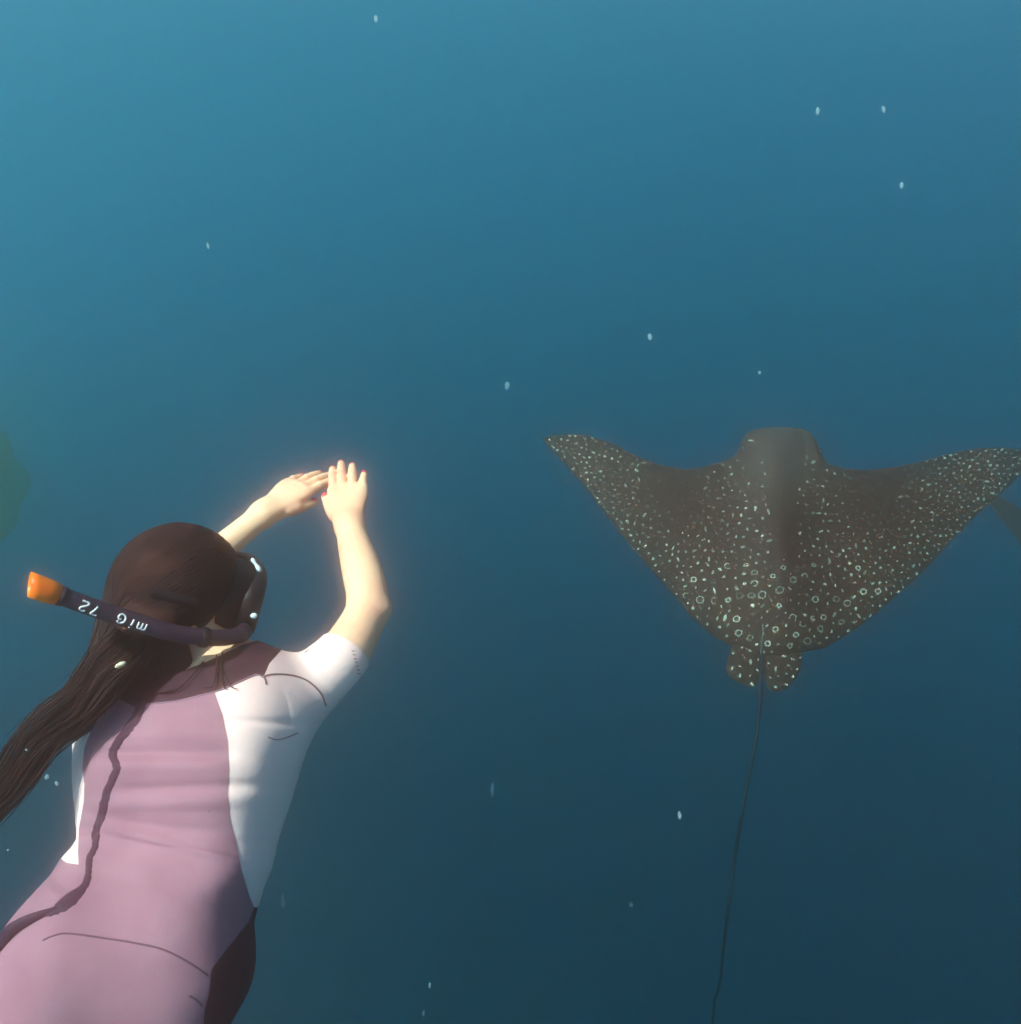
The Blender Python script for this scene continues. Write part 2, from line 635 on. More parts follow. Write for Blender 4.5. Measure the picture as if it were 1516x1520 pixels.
def build_body():
    lo = np.array([-1.02, -1.35, -2.02])
    hi = np.array([-0.10, 0.16, -0.72])
    # the part of the figure above the knees is refined; the whole is one field
    f = Field(lo, hi, 0.0034)
    # torso
    rows = [(216, 1392, 1.37, 153), (223, 1352, 1.38, 150), (253, 1290, 1.41, 140), (265, 1255, 1.43, 139), (274, 1180, 1.46, 150),
            (282, 1120, 1.48, 161), (290, 1062, 1.51, 165), (300, 1025, 1.53, 130)]
    pts = [P(a, b, c) for a, b, c, _ in rows]
    wa = np.array([hw(r[3], r[2]) * 0.925 for r in rows])
    wb = wa * np.array([0.70, 0.70, 0.66, 0.66, 0.68, 0.68, 0.62, 0.60])
    f.add([echain(pts, wa, wb, LAT, 22, 3.0)], 0.01)
    BACK = nrm(np.cross(LAT, (0, 1, 0)))      # out of the back
    if BACK[2] < 0: BACK = -BACK
    # bust, on the far side
    ch = P(285, 1085, 1.50)
    for sgn in (-1, 1):
        f.add([ellipsoid(ch - BACK * 0.085 + LAT * sgn * 0.075 - np.array([0, 0.02, 0]), np.eye(3), (0.062, 0.058, 0.05))], 0.05)
    # glutes, thighs, shins, feet
    L_leg = [P(120, 1448, 1.33), P(40, 1560, 1.26), P(-60, 1720, 1.18), P(-150, 1860, 1.12), P(-220, 1990, 1.06), P(-300, 2120, 0.99), P(-352, 2220, 0.93)]
    R_leg = [P(268, 1450, 1.37), P(215, 1570, 1.31), P(140, 1720, 1.24), P(70, 1850, 1.18), P(20, 1970, 1.12), P(-40, 2100, 1.05), P(-84, 2190, 0.99)]
    lr = [0.100, 0.092, 0.078, 0.062, 0.058, 0.044, 0.038]
    f.add([chain(L_leg, [0.112, 0.098, 0.078, 0.062, 0.058, 0.044, 0.038], 20)], 0.05)
    f.add([chain(R_leg, [0.094, 0.090, 0.078, 0.062, 0.058, 0.044, 0.038], 20)], 0.05)
    f.add([ellipsoid(P(115, 1440, 1.30), np.eye(3), (0.105, 0.115, 0.095))], 0.05)
    f.add([ellipsoid(P(235, 1440, 1.32), np.eye(3), (0.100, 0.105, 0.085))], 0.05)
    for lg in (L_leg, R_leg):
        a = lg[-1]
        f.add([chain([a, a + np.array([-0.02, -0.09, 0.03]), a + np.array([-0.03, -0.13, 0.05])], [0.034, 0.032, 0.022])], 0.02)
    # shoulders, arms
    R_arm = [P(415, 1052, 1.52), P(438, 1036, 1.52), P(478, 1002, 1.53), P(512, 968, 1.55), P(540, 920, 1.61), P(547, 893, 1.635), P(537, 845, 1.68), P(526, 808, 1.72), P(519, 778, 1.76)]
    R_rad = [0.060, 0.058, 0.049, 0.0440, 0.0395, 0.0385, 0.0375, 0.0315, 0.026]
    L_arm = [P(180, 1050, 1.58), P(180, 1030, 1.60), P(205, 980, 1.65), P(235, 928, 1.71), P(262, 886, 1.76), P(305, 838, 1.78), P(350, 797, 1.79), P(395, 760, 1.80)]
    L_rad = [0.058, 0.056, 0.048, 0.041, 0.037, 0.034, 0.027, 0.0245]
    f.add([chain(R_arm, R_rad, 26)], 0.035)
    f.add([chain([P(546, 898, 1.63), P(566, 905, 1.625)], [0.030, 0.0165])], 0.02)
    f.add([chain(L_arm, L_rad, 24)], 0.035)
    # shoulder blades and trapezius
    f.add([ellipsoid(P(380, 1058, 1.47), np.eye(3), (0.075, 0.085, 0.05))], 0.05)
    f.add([ellipsoid(P(190, 1070, 1.52), np.eye(3), (0.06, 0.085, 0.05))], 0.05)
    f.add([chain([P(300, 975, 1.51), P(345, 1000, 1.51), P(420, 1032, 1.52)], [0.050, 0.046, 0.045], 8)], 0.04)
    f.add([chain([P(285, 975, 1.52), P(235, 1000, 1.56), P(185, 1025, 1.60)], [0.050, 0.046, 0.045], 8)], 0.04)
    # neck and head
    f.add([chain([H(-0.01, -0.05, 0), H(-0.02, -0.12, 0), P(296, 1010, 1.53)], [0.058, 0.054, 0.062], 8)], 0.03)
    f.add([ellipsoid(H(-0.012, 0.012, 0), HAX, (0.094, 0.088, 0.076))], 0.02)
    f.add([ellipsoid(H(0.038, -0.045, 0), HAX, (0.055, 0.068, 0.058))], 0.04)
    f.add([ellipsoid(H(0.080, -0.088, 0), HAX, (0.022, 0.020, 0.026))], 0.03)          # chin
    f.add([chain([H(0.086, 0.002, 0), H(0.106, -0.034, 0)], [0.010, 0.014])], 0.015)      # nose
    f.add([ellipsoid(H(0.090, -0.062, 0), HAX, (0.012, 0.005, 0.024))], 0.008)         # lips
    f.add([ellipsoid(H(0.089, -0.071, 0), HAX, (0.012, 0.006, 0.020))], 0.008)
    for s in (-1, 1):
        f.add([ellipsoid(H(0.076, -0.004, s * 0.033), HAX, (0.013, 0.011, 0.015))], 0.006)   # eyeball
        f.add([chain([H(0.088, 0.018, s * 0.016), H(0.076, 0.020, s * 0.050)], [0.009, 0.009])], 0.02)  # brow
        f.add([ellipsoid(H(-0.005, -0.018, s * 0.076), HAX, (0.020, 0.032, 0.008))], 0.008)  # ear
    # hands
    pr, fr = hand(P(519, 776, 1.765), (-0.15, 0.80, -0.58), (0.0, 0.60, 0.80), False,
                  ((0.02, 0.18, 0.2), (0.0, 0.18, 0.2), (0.02, 0.2, 0.2), (0.02, 0.2, 0.2)), (0.02, 0.02, -0.03, -0.10),
                  thumb_dir=(0.75, 0.30, -0.1))
    f.add(pr, 0.02)
    f.add(fr, 0.007)
    pl, fl = hand(P(398, 757, 1.80), (0.58, 0.56, -0.58), (-0.10, 0.62, 0.66), True,
                  ((0.10, 0.15, 0.12), (0.12, 0.15, 0.12), (0.12, 0.18, 0.15), (0.15, 0.2, 0.15)), (0.05, 0.0, -0.05, -0.12),
                  thumb_dir=(1.0, 0.28, -0.28))
    f.add(pl, 0.02)
    f.add(fl, 0.007)
    return f


hemR, hemRn = P(519, 972, 1.55), nrm(P(546, 905, 1.62) - P(480, 1000, 1.53))
hemL, hemLn = P(225, 945, 1.69), nrm(P(262, 886, 1.76) - P(205, 980, 1.65))
hemG, hemGn = P(40, 1640, 1.24), nrm(P(-60, 1720, 1.18) - P(40, 1560, 1.26))


def suit_side(v):
    """positive where the wetsuit covers the body"""
    nb0 = P(293, 992, 1.53)
    nax = nrm(HEAD_C - nb0)
    al = (v - nb0) @ nax
    rad_ = np.linalg.norm(v - nb0 - al[:, None] * nax, axis=1)
    neck = np.maximum(-al, rad_ - (0.076 + np.clip(al, 0, 0.12) * 0.9))
    return np.min([(hemR - v) @ hemRn, (hemL - v) @ hemLn, (hemG - v) @ hemGn, neck], 0)


FB = build_body()
bv, bq = FB.mesh(0.0)
bn = vnormals(bv, tris(bq))
bv = bv - bn * (0.007 * np.clip(suit_side(bv) / 0.03, 0, 1))[:, None]
body = mesh_obj('body', bv, bq, M_SKIN, person)
for c, d1, nb, sd, r in NAILS:
    th, ph = np.meshgrid(np.linspace(0, 2 * math.pi, 10, endpoint=False), np.linspace(0, math.pi / 2, 4))
    v = [c + r * (1.25 * math.cos(t) * math.cos(p) * d1 + math.sin(t) * math.cos(p) * sd + 0.45 * math.sin(p) * nb) for p in np.linspace(0, math.pi / 2 - 0.1, 4) for t in np.linspace(0, 2 * math.pi, 10, endpoint=False)]
    f = [[j * 10 + i, j * 10 + (i + 1) % 10, (j + 1) * 10 + (i + 1) % 10, (j + 1) * 10 + i] for j in range(3) for i in range(10)]
    f.append([30 + i for i in range(10)])
    mesh_obj('fingernail', np.array(v), f, M_NAIL, person)

# ---- wetsuit: a skin of neoprene 4 mm outside the body, cut into its panels
sv, sq = FB.mesh(0.004)
st = tris(sq)


keep = suit_side(sv)
(sv, st), _ = clip(sv, st, keep)
# wrinkles across the back
px = to_px(sv)
sn = vnormals(sv, st)
facing = (sn * (-sv / np.linalg.norm(sv, axis=1)[:, None])).sum(1)


def ridge(y0, wdt, amp, slope, x0, x1):
    yy = px[:, 1] - (y0 + slope * (px[:, 0] - 230))
    win = 1 / (1 + np.exp(-(px[:, 0] - x0) / 12)) / (1 + np.exp((px[:, 0] - x1) / 12))
    return amp * np.exp(-(yy / wdt) ** 2) * win


disp = (ridge(1118, 9, -0.0035, 0.0, 150, 338) + ridge(1136, 13, 0.003, 0.0, 150, 335) + ridge(1172, 10, -0.0035, -0.03, 170, 380) + ridge(1190, 14, 0.0028, -0.03, 160, 345)
        + ridge(1228, 12, -0.003, 0.10, 130, 330) + ridge(1246, 10, 0.004, 0.28, 130, 345) + ridge(1300, 26, -0.003, 0.35, 230, 400) + ridge(1092, 10, 0.002, 0.0, 180, 335)
        + ridge(1335, 28, 0.004, -0.35, 300, 400) + ridge(1062, 6, -0.002, 0.06, 330, 460))
low = np.sin(px[:, 0] * 0.021 + 1.3) * np.sin(px[:, 1] * 0.026 + 0.4) * 0.0010
sv = sv + sn * (np.where(facing > 0.1, 1.6 * disp + 1.5 * low, 0.0))[:, None]
bvh = BVHTree.FromPolygons(sv.tolist(), st.tolist())


def cast(x, y, off=0.0):
    d = nrm(P(x, y, 1.0))
    loc, n, i, dist = bvh.ray_cast(Vector((0, 0, 0)), Vector(d), 6.0)
    if loc is None:
        loc, n, i, dist = bvh.find_nearest(Vector(P(x, y, 1.40)))
    n = np.array(n)
    if n @ d > 0: n = -n
    return np.array(loc) + n * off, n


wetsuit = None
SHADED_YOKE = [(60, 1130), (104, 1106), (140, 1082), (150, 1050), (175, 1036), (200, 1050), (214, 1045), (262, 1040), (320, 1026), (352, 1013), (380, 1000), (392, 1004), (400, 985), (440, 940), (440, 880), (60, 880)]
DARKLEG = [(377, 1347), (368, 1370), (335, 1410), (313, 1440), (310, 1475), (303, 1500), (300, 1560), (270, 1760), (480, 1760), (480, 1347)]
MAUVE = [(318, 1020), (318, 1027), (330, 1060), (338, 1100), (340, 1140), (338, 1180), (341, 1215), (350, 1250), (358, 1290), (370, 1330), (378, 1350), (420, 1400), (420, 2400),
         (-900, 2400), (-900, 1290), (66, 1256), (99, 1281), (117, 1284), (116, 1265), (118, 1230), (125, 1190), (126, 1165), (123, 1140), (126, 1110), (138, 1078), (150, 1000)]
SLEEVE = [(392, 1003), (405, 1001), (430, 1002), (455, 1010), (475, 1028), (485, 1050), (487, 1075), (600, 1120), (640, 900), (420, 930)]


def split(v, t, poly):
    p = to_px(v)
    return clip(v, t, poly_sdf(p, poly) / 1000.0)


def far_side(v, t):
    """suit faces turned away from the back: the front of the suit"""
    return v, t


(yv, yt), (v1, t1) = split(sv, st, SHADED_YOKE)
(dv, dt), (v2, t2) = split(v1, t1, DARKLEG)
(mv, mt), (v3, t3) = split(v2, t2, MAUVE)
(slv, slt), (wv_, wt_) = split(v3, t3, SLEEVE)
wetsuit = mesh_obj('wetsuit', wv_, wt_, M_WHITE, person)
wetsuit['label'] = 'white side panels of the wetsuit'
bp = mesh_obj('back_panel', mv + vnormals(mv, mt) * 0.0008, mt, M_MAUVE, wetsuit)
bp['label'] = 'mauve back and seat panel'
mesh_obj('sleeve', slv, slt, M_WHITE, wetsuit)['label'] = 'short white right sleeve'
mesh_obj('shaded_collar', yv, yt, M_DARK, wetsuit)['label'] = 'dark purple shoulder yoke, hair shadow put into its colour'  # outline and tone take in the hair's shadow on the upper back
mesh_obj('thigh_panel', dv, dt, M_DARK, wetsuit)['label'] = 'dark purple panel on the right hip'


def ribbon(name, line, width, material, parent, n=60, across=5, off=0.002, jag=0.0):
    line = np.asarray(line, float)
    pp, ww = resample(line, n, np.broadcast_to(np.asarray(width, float), (len(line),)))
    tg = np.gradient(pp, axis=0)
    tg /= np.linalg.norm(tg, axis=1)[:, None]
    nm = np.stack([-tg[:, 1], tg[:, 0]], 1)
    V = []
    for k in range(n):
        jl, jr = RNG.normal(0, jag, 2)
        for a in range(across):
            s = a / (across - 1) * 2 - 1
            q = pp[k] + nm[k] * (ww[k] * 0.5 * s + (jl if s < 0 else jr) * abs(s))
            edge = 1 - s * s
            V.append(cast(q[0], q[1], off * (0.05 + 0.95 * edge ** 0.5) if abs(s) < 1 else -0.001)[0])
    f = [[k * across + a, k * across + a + 1, (k + 1) * across + a + 1, (k + 1) * across + a] for k in range(n - 1) for a in range(across - 1)]
    # a stray cast far behind the rest is pulled to its neighbour
    V = np.array(V)
    return mesh_obj(name, V, f, material, parent)


ribbon('zip', [(212, 1040), (205, 1060), (190, 1082), (173, 1106), (168, 1122), (174, 1140), (166, 1160), (158, 1180), (152, 1208), (143, 1234), (142, 1256), (133, 1276), (131, 1300), (124, 1318), (105, 1336), (86, 1350), (66, 1358)],
       [16, 17, 16, 15, 15, 14, 14, 14, 15, 13, 12, 12, 12, 14, 24, 18, 9], M_ZIP, wetsuit, 110, 7, 0.0035, 0.9)


dz = -cast(76, 1356, 0.006)[0][2]
cord = resample([cast(84, 1351, 0.001)[0], cast(66, 1359, 0.004)[0], cast(48, 1368, 0.006)[0], cast(26, 1383, 0.010)[0], P(0, 1400, -cast(26, 1383, 0.010)[0][2]), P(-30, 1425, dz - 0.02)], 20)
v, f = tube(cord, np.concatenate([np.linspace(0.004, 0.008, 10), np.linspace(0.008, 0.011, 10)]), 8, 0.45)
mesh_obj('zip_cord', v, f, M_ZIP, wetsuit)


def seam(line, rpx, material, n=40, off=0.0004):
    pp = resample(np.asarray(line, float), n)
    pts = np.array([cast(a, b, off)[0] for a, b in pp])
    rad = rpx * (-pts[:, 2]) / F_PX
    v, f = tube(pts, rad, 6)
    return mesh_obj('seam', v, f, material, wetsuit)


seam([(64, 1396), (80, 1389), (100, 1386), (150, 1392), (200, 1400), (240, 1409), (275, 1426), (308, 1448)], 1.6, M_SEAM)
seam([(280, 1478), (290, 1484), (299, 1493)], 1.8, M_SEAM, 8)
seam([(392, 1004), (405, 1001), (430, 1002), (455, 1010), (475, 1028), (484, 1048)], 1.3, M_SEAM, 30)
seam([(398, 1094), (410, 1098), (425, 1095), (442, 1088)], 0.8, M_SEAM, 16)
seam([(213, 1046), (262, 1041), (320, 1027), (352, 1014), (380, 1002), (391, 1006)], 1.2, M_PIPING)
seam([(160, 1240), (200, 1238), (240, 1250), (290, 1270), (330, 1292)], 0.35, M_MAUVE)
seam([(392, 1005), (394, 1010), (395, 1016)], 1.2, M_SEAM, 6)
for a in range(9):
    x0, y0 = 522 + a * 1.5, 966 + a * 5.6
    c0, n0 = cast(x0, y0, 0.0004)
    c1, n1 = cast(x0 + 4, y0 + 0.5, 0.0004)
    if np.linalg.norm(c0 - c1) < 0.03:
        v, f = tube(np.array([c0, c1]), 0.0007, 5)
        mesh_obj('stitch', v, f, M_SEAM, wetsuit)

# ---- hair: slicked to the head, then streaming off to the left
HC = H(-0.010, 0.012, 0)
HR = np.array((0.106, 0.098, 0.090))
NAPE = H(-0.085, -0.060, 0.020)
PONY = [NAPE, P(218, 952, 1.41), P(166, 988, 1.39), P(122, 1044, 1.38), P(58, 1098, 1.37), P(6, 1172, 1.36), P(-66, 1238, 1.36), P(-120, 1330, 1.37)]
PR = [0.045, 0.043, 0.040, 0.034, 0.031, 0.025, 0.021, 0.008]


def build_hair():
    lo = np.array([-1.05, -0.72, -1.66]); hi = np.array([-0.36, 0.02, -1.24])
    f = Field(lo, hi, 0.0042)
    f.add([ellipsoid(HC, HAX, HR)], 0.004)
    f.add([ellipsoid(H(-0.06, -0.03, 0.0), HAX, (0.055, 0.07, 0.07))], 0.03)
    f.add([echain(PONY, np.array(PR), np.array(PR) * 0.55, np.array([0.7, 0.7, 0.0]), 26)], 0.04)
    # hair lying over the nape and the left shoulder, one lobe for neck shade
    f.add([echain([P(215, 930, 1.42), P(235, 985, 1.44), P(230, 1030, 1.46)], [0.06, 0.06, 0.03], [0.03, 0.022, 0.010], np.array([1, 0, 0.2]), 8)], 0.03)
    f.add([ellipsoid(H(-0.030, -0.085, 0.018), HAX, (0.062, 0.055, 0.062))], 0.04)  # dark lobe added in place of shade on the neck skin
    f.add([echain([P(190, 965, 1.43), P(160, 1020, 1.46), P(140, 1070, 1.50)], [0.05, 0.045, 0.02], [0.03, 0.025, 0.012], np.array([1, 0, 0.2]), 8)], 0.03)
    v, q = f.mesh()
    t = tris(q)
    face = (v - H(0.052, 0.030, 0)) @ nrm(FACE * 1.0 - HUP * 0.45)
    face = np.where((v - HEAD_C) @ HUP < -0.03, np.maximum(face, (v - H(0.042, 0, 0)) @ FACE), face)  # lower cut set forward so dark hair covers the shaded neck
    (v, t), _ = clip(v, t, -face)
    return v, t


hv, ht = build_hair()
# fine lock relief along the flow
ax = nrm(P(5, 1168, 1.36) - P(215, 955, 1.41))
sd = np.cross(ax, (0, 0, 1))
hn = vnormals(hv, ht)
ponyw = 1 / (1 + np.exp(-((hv - P(190, 975, 1.4)) @ ax) / 0.02))
c1 = (hv - HEAD_C) @ HRT
lock = ponyw * np.sin(((hv @ sd) * 420 + 2.0 * np.sin((hv @ ax) * 22))) + (1 - ponyw) * np.sin(c1 * 330 + 1.5 * np.sin(((hv - HEAD_C) @ FACE) * 25))
lock = lock * (0.5 + 0.5 * np.sin(hv[:, 0] * 70 + hv[:, 1] * 45)) + 0.5 * np.sin((hv @ sd) * 173 + 3 * np.sin((hv @ ax) * 9))
hv = hv + hn * (lock * 0.0009)[:, None]
hair = mesh_obj('hair', hv, ht, M_HAIR, person)


HB = BVHTree.FromPolygons(hv.tolist(), ht.tolist())


def on_hair(c, d, off):
    """the outermost point of the hair in direction d from c"""
    d = nrm(d)
    hit = HB.ray_cast(Vector(c + d * 0.13), Vector(-d), 0.13)[0]
    if hit is None:
        return c + d * 0.03
    return np.array(hit) + d * off


def strands():
    parts = []
    pony = resample(PONY, 40)
    tanp = np.gradient(pony, axis=0)
    prr = resample(PONY, 40, PR)[1]
    for k in range(1100):
        th = RNG.uniform(-1.25, 1.25)
        el = RNG.uniform(-0.3, 1.5)
        start = np.array([math.cos(th) * math.cos(el) * RNG.uniform(-0.3, 0.75), math.sin(el), math.sin(th) * math.cos(el)])
        start /= np.linalg.norm(start)
        end = nrm(np.array([-0.85, -0.45, 0.2 + RNG.normal(0, 0.25)]))
        m = 12
        pts = []
        for j in range(m):
            u = j / (m - 1)
            q = nrm(start * (1 - u) + end * u + 1e-6)
            pts.append(on_hair(HC, q @ HAX, 0.0006))
        phi = RNG.uniform(-0.5, math.pi + 0.5)
        lift = RNG.uniform(0.98, 1.10) * (1.25 if k % 6 == 0 else 1) * (1.3 if k % 17 == 0 else 1)
        j0 = 3
        jend = int(RNG.integers(20, 40))
        wob = RNG.uniform(0, 6)
        for j in range(j0, jend):
            T_ = nrm(tanp[j])
            e1 = nrm(np.cross(T_, (0, 0, 1)))
            e2 = np.cross(e1, T_)
            grow = 1.0 + 0.04 * (j / 40) + 0.22 * max(0, (j - jend + 8) / 8) * (k % 5 == 0)
            dr = math.cos(phi) * e1 + math.sin(phi) * e2
            pts.append(on_hair(pony[j], dr, 0.0005 + 0.02 * (grow * lift - 1) * abs(math.cos(phi))) + 0.002 * math.sin(j * 0.5 + wob) * e1)
        pts = resample(np.array(pts), len(pts))
        # smooth the join
        for _ in range(3):
            pts[1:-1] = 0.5 * pts[1:-1] + 0.25 * (pts[:-2] + pts[2:])
        r = np.full(len(pts), RNG.uniform(0.0007, 0.0014))
        r[-6:] *= np.linspace(1, 0.25, 6)
        parts.append(tube(pts, r, 4, cap=False))
    # loose wavy hairs round the tail and over the shoulders
    for k in range(420):
        a0 = int(RNG.integers(2, 24)); a1 = min(39, a0 + int(RNG.integers(8, 18)))
        ph0, ph1 = RNG.uniform(0, 2 * math.pi), RNG.uniform(0, 2 * math.pi)
        phi = RNG.uniform(-0.9, math.pi + 0.9)
        out = abs(RNG.normal(0, 0.008)) + 0.002
        amp = RNG.uniform(0.002, 0.008)
        pts = []
        for j in range(a0, a1):
            T_ = nrm(tanp[j]); e1 = nrm(np.cross(T_, (0, 0, 1))); e2 = np.cross(e1, T_)
            dr = math.cos(phi) * e1 + math.sin(phi) * e2
            u = (j - a0) / max(1, a1 - a0 - 1)
            pts.append(on_hair(pony[j], dr, 0.0005 + out * u) + amp * u * (math.sin(j * 0.7 + ph0) * e1 + math.sin(j * 0.55 + ph1) * e2))
        pts = np.array(pts)
        for _ in range(4):
            pts[1:-1] = 0.5 * pts[1:-1] + 0.25 * (pts[:-2] + pts[2:])
        pts = resample(pts, len(pts) * 2)
        r = np.full(len(pts), RNG.uniform(0.0004, 0.0009)); r[-5:] *= np.linspace(1, 0.3, 5)
        parts.append(tube(pts, r, 4, cap=False))
    for k in range(240):
        x0, y0 = RNG.uniform(185, 330), RNG.uniform(945, 985)
        L = RNG.uniform(40, 100); drift = RNG.uniform(-0.9, 0.5)
        ph = RNG.uniform(0, 6); pts = []
        for j in range(12):
            u = j / 11
            c, n_ = cast(x0 + drift * L * u + 5 * math.sin(ph + 4 * u), min(y0 + L * u, 1052 - 0.16 * max(0, x0 - 215) * 1.6), 0.004 + 0.004 * math.sin(3 * u + ph) ** 2)
            pts.append(c)
        pts = np.array(pts)
        if np.abs(np.diff(pts, axis=0)).max() > 0.05:
            continue
        for _ in range(2):
            pts[1:-1] = 0.5 * pts[1:-1] + 0.25 * (pts[:-2] + pts[2:])
        r = np.full(12, RNG.uniform(0.0008, 0.0016)); r[-4:] *= np.linspace(1, 0.3, 4)
        parts.append(tube(pts, r, 4, cap=False))
    return join(parts)


v, f = strands()
so = mesh_obj('hair_strands', v, f, M_STRAND, hair)
so['kind'] = 'stuff'

# ------------------------------------------------------------------ dive mask
mask = empty('dive_mask', H(0.10, -0.01, 0))
tag(mask, 'black snorkelling mask on the face of the snorkeller', 'diving mask')


def ring_loft(secs, n=28, closed_end=False):
    V, Fc = [], []
    for (fo, up, hwid, hht, pw) in secs:
        for s in range(n):
            a = 2 * math.pi * s / n
            c, si = math.cos(a), math.sin(a)
            x = math.copysign(abs(c) ** (2 / pw), c) * hwid
            y = math.copysign(abs(si) ** (2 / pw), si) * hht
            wrap = -0.9 * x * x / 0.09 * 0.6
            V.append(H(fo + wrap * (1.0 if fo < 0.12 else 0.5), up + y, x))
    for k in range(len(secs) - 1):
        for s in range(n):
            a, b = k * n + s, k * n + (s + 1) % n
            Fc.append([a, b, b + n, a + n])
    if closed_end:
        Fc.append([(len(secs) - 1) * n + s for s in range(n)])
    return np.array(V), Fc


v, f = ring_loft([(0.070, -0.005, 0.074, 0.052, 2.4), (0.088, -0.005, 0.078, 0.056, 2.6), (0.104, -0.005, 0.076, 0.052, 2.8), (0.116, -0.004, 0.076, 0.050, 3.0)])
mesh_obj('skirt', v, f, M_RUBBER, mask)
v, f = ring_loft([(0.112, -0.003, 0.080, 0.054, 3.2), (0.116, -0.003, 0.085, 0.058, 3.2), (0.127, -0.003, 0.084, 0.057, 3.2), (0.129, -0.003, 0.074, 0.047, 3.0), (0.119, -0.003, 0.072, 0.045, 3.0)])
mesh_obj('mask_frame', v, f, M_RUBBER, mask)
v, f = ring_loft([(0.123, -0.003, 0.073, 0.046, 3.0)], closed_end=True)
mesh_obj('lens', v, f, M_GLASS, mask, smooth=False)
st_pts = []
for a in np.linspace(math.pi * 0.27, math.pi * 0.46, 40):
    st_pts.append(HC + np.array([-math.cos(a) * 0.112 + 0.018, 0.004 + 0.014 * math.cos(a), math.sin(a) * 0.096]) @ HAX)
v, f = tube(st_pts, 0.0022, 10, 1.0, ref=FACE)
stp = np.array(st_pts)
V, Fc = [], []
for k in range(40):
    o_ = nrm(stp[k] - HC)
    hp = on_hair(HC, o_, 0.0015)
    if np.linalg.norm(hp - HC) > np.linalg.norm(stp[k] - HC): stp[k] = hp
    for s_, z in ((-0.010, 0), (-0.010, 0.003), (0.010, 0.003), (0.010, 0)):
        V.append(stp[k] + HUP * s_ + o_ * z)
for k in range(39):
    for a in range(4):
        b = (a + 1) % 4
        Fc.append([k * 4 + a, k * 4 + b, k * 4 + 4 + b, k * 4 + 4 + a])
mesh_obj('strap', np.array(V), Fc, M_RUBBER, mask)


def blob(c, axes, rad, nu=12, nv=8, jitter=0.0):
    V, Fc = [], []
    axes = np.asarray(axes, float)
    for j in range(nv + 1):
        p = math.pi * j / nv
        for i in range(nu):
            t = 2 * math.pi * i / nu
            q = np.array([math.sin(p) * math.cos(t), math.sin(p) * math.sin(t), math.cos(p)])
            q = q * (1 + RNG.normal(0, jitter) if 0 < j < nv else 1)
            V.append(np.asarray(c) + (q * np.asarray(rad)) @ axes)
    for j in range(nv):
        for i in range(nu):
            Fc.append([j * nu + i, (j + 1) * nu + i, (j + 1) * nu + (i + 1) % nu, j * nu + (i + 1) % nu])
    return np.array(V), Fc


v, f = blob(P(377, 914, 1.43), np.eye(3), (0.0060, 0.0046, 0.0035))
mesh_obj('buckle', v, f, M_METAL, mask)
v, f = tube(resample([P(374, 829, 1.47), P(380, 838, 1.468), P(387, 848, 1.466)], 8), [0.002, 0.0036, 0.0034, 0.0024, 0.0030, 0.0044, 0.004, 0.002], 8)
mesh_obj('frame_glint', v, f, M_METAL, mask)  # highlight of the mask frame, built as a pale strip

# ------------------------------------------------------------------ snorkel
snk = empty('snorkel', P(200, 918, 1.33))
tag(snk, 'dark snorkel with an orange tip and white lettering beside the head', 'snorkel')
A0, A1 = P(92, 885, 1.28), P(250, 938, 1.36)
line = resample([A0, P(150, 906, 1.31), P(200, 922, 1.335), A1, P(305, 946, 1.395), P(338, 946, 1.43), P(362, 938, 1.48), H(0.092, -0.064, -0.012)], 48)
v, f = tube(line, 0.0132, 18)
stube = mesh_obj('snorkel_tube', v, f, M_TUBE, snk)
ax0 = nrm(A0 - P(150, 906, 1.31))
v, f = tube([A0 - ax0 * 0.004, A0 - ax0 * 0.0035, A0 + ax0 * 0.004, A0 + ax0 * 0.0045], [0.0125, 0.0148, 0.0148, 0.0125], 18)
mesh_obj('tip_collar', v, f, M_TUBE, snk)
# orange splash top: flared, cut obliquely at the mouth
sideA = nrm(np.cross(ax0, (0, 0, 1)))
upA = np.cross(sideA, ax0)
V, Fc = [], []
secs = [(0.004, 0.0135), (0.008, 0.0160), (0.020, 0.0172), (0.034, 0.0176), (0.0455, 0.0172), (0.0455, 0.0150), (0.030, 0.0150), (0.008, 0.012)]
for (s, r) in secs:
    for i in range(20):
        a = 2 * math.pi * i / 20
        cut = 0.0
        if s >= 0.03:
            cut = 0.0055 * math.sin(a - 0.3)
        V.append(A0 + ax0 * (s + cut) + r * (math.cos(a) * upA + math.sin(a) * sideA))
for k in range(len(secs) - 1):
    for i in range(20):
        a, b = k * 20 + i, k * 20 + (i + 1) % 20
        Fc.append([a, b, b + 20, a + 20])
mesh_obj('snorkel_tip', np.array(V), Fc, M_ORANGE, snk)
kp = [P(296, 945, 1.390), P(302, 946, 1.394), P(310, 946.5, 1.399)]
v, f = tube(resample(kp, 6), [0.0140, 0.0158, 0.0162, 0.0162, 0.0158, 0.0140], 18)
mesh_obj('snorkel_keeper', v, f, M_RUBBER, snk)
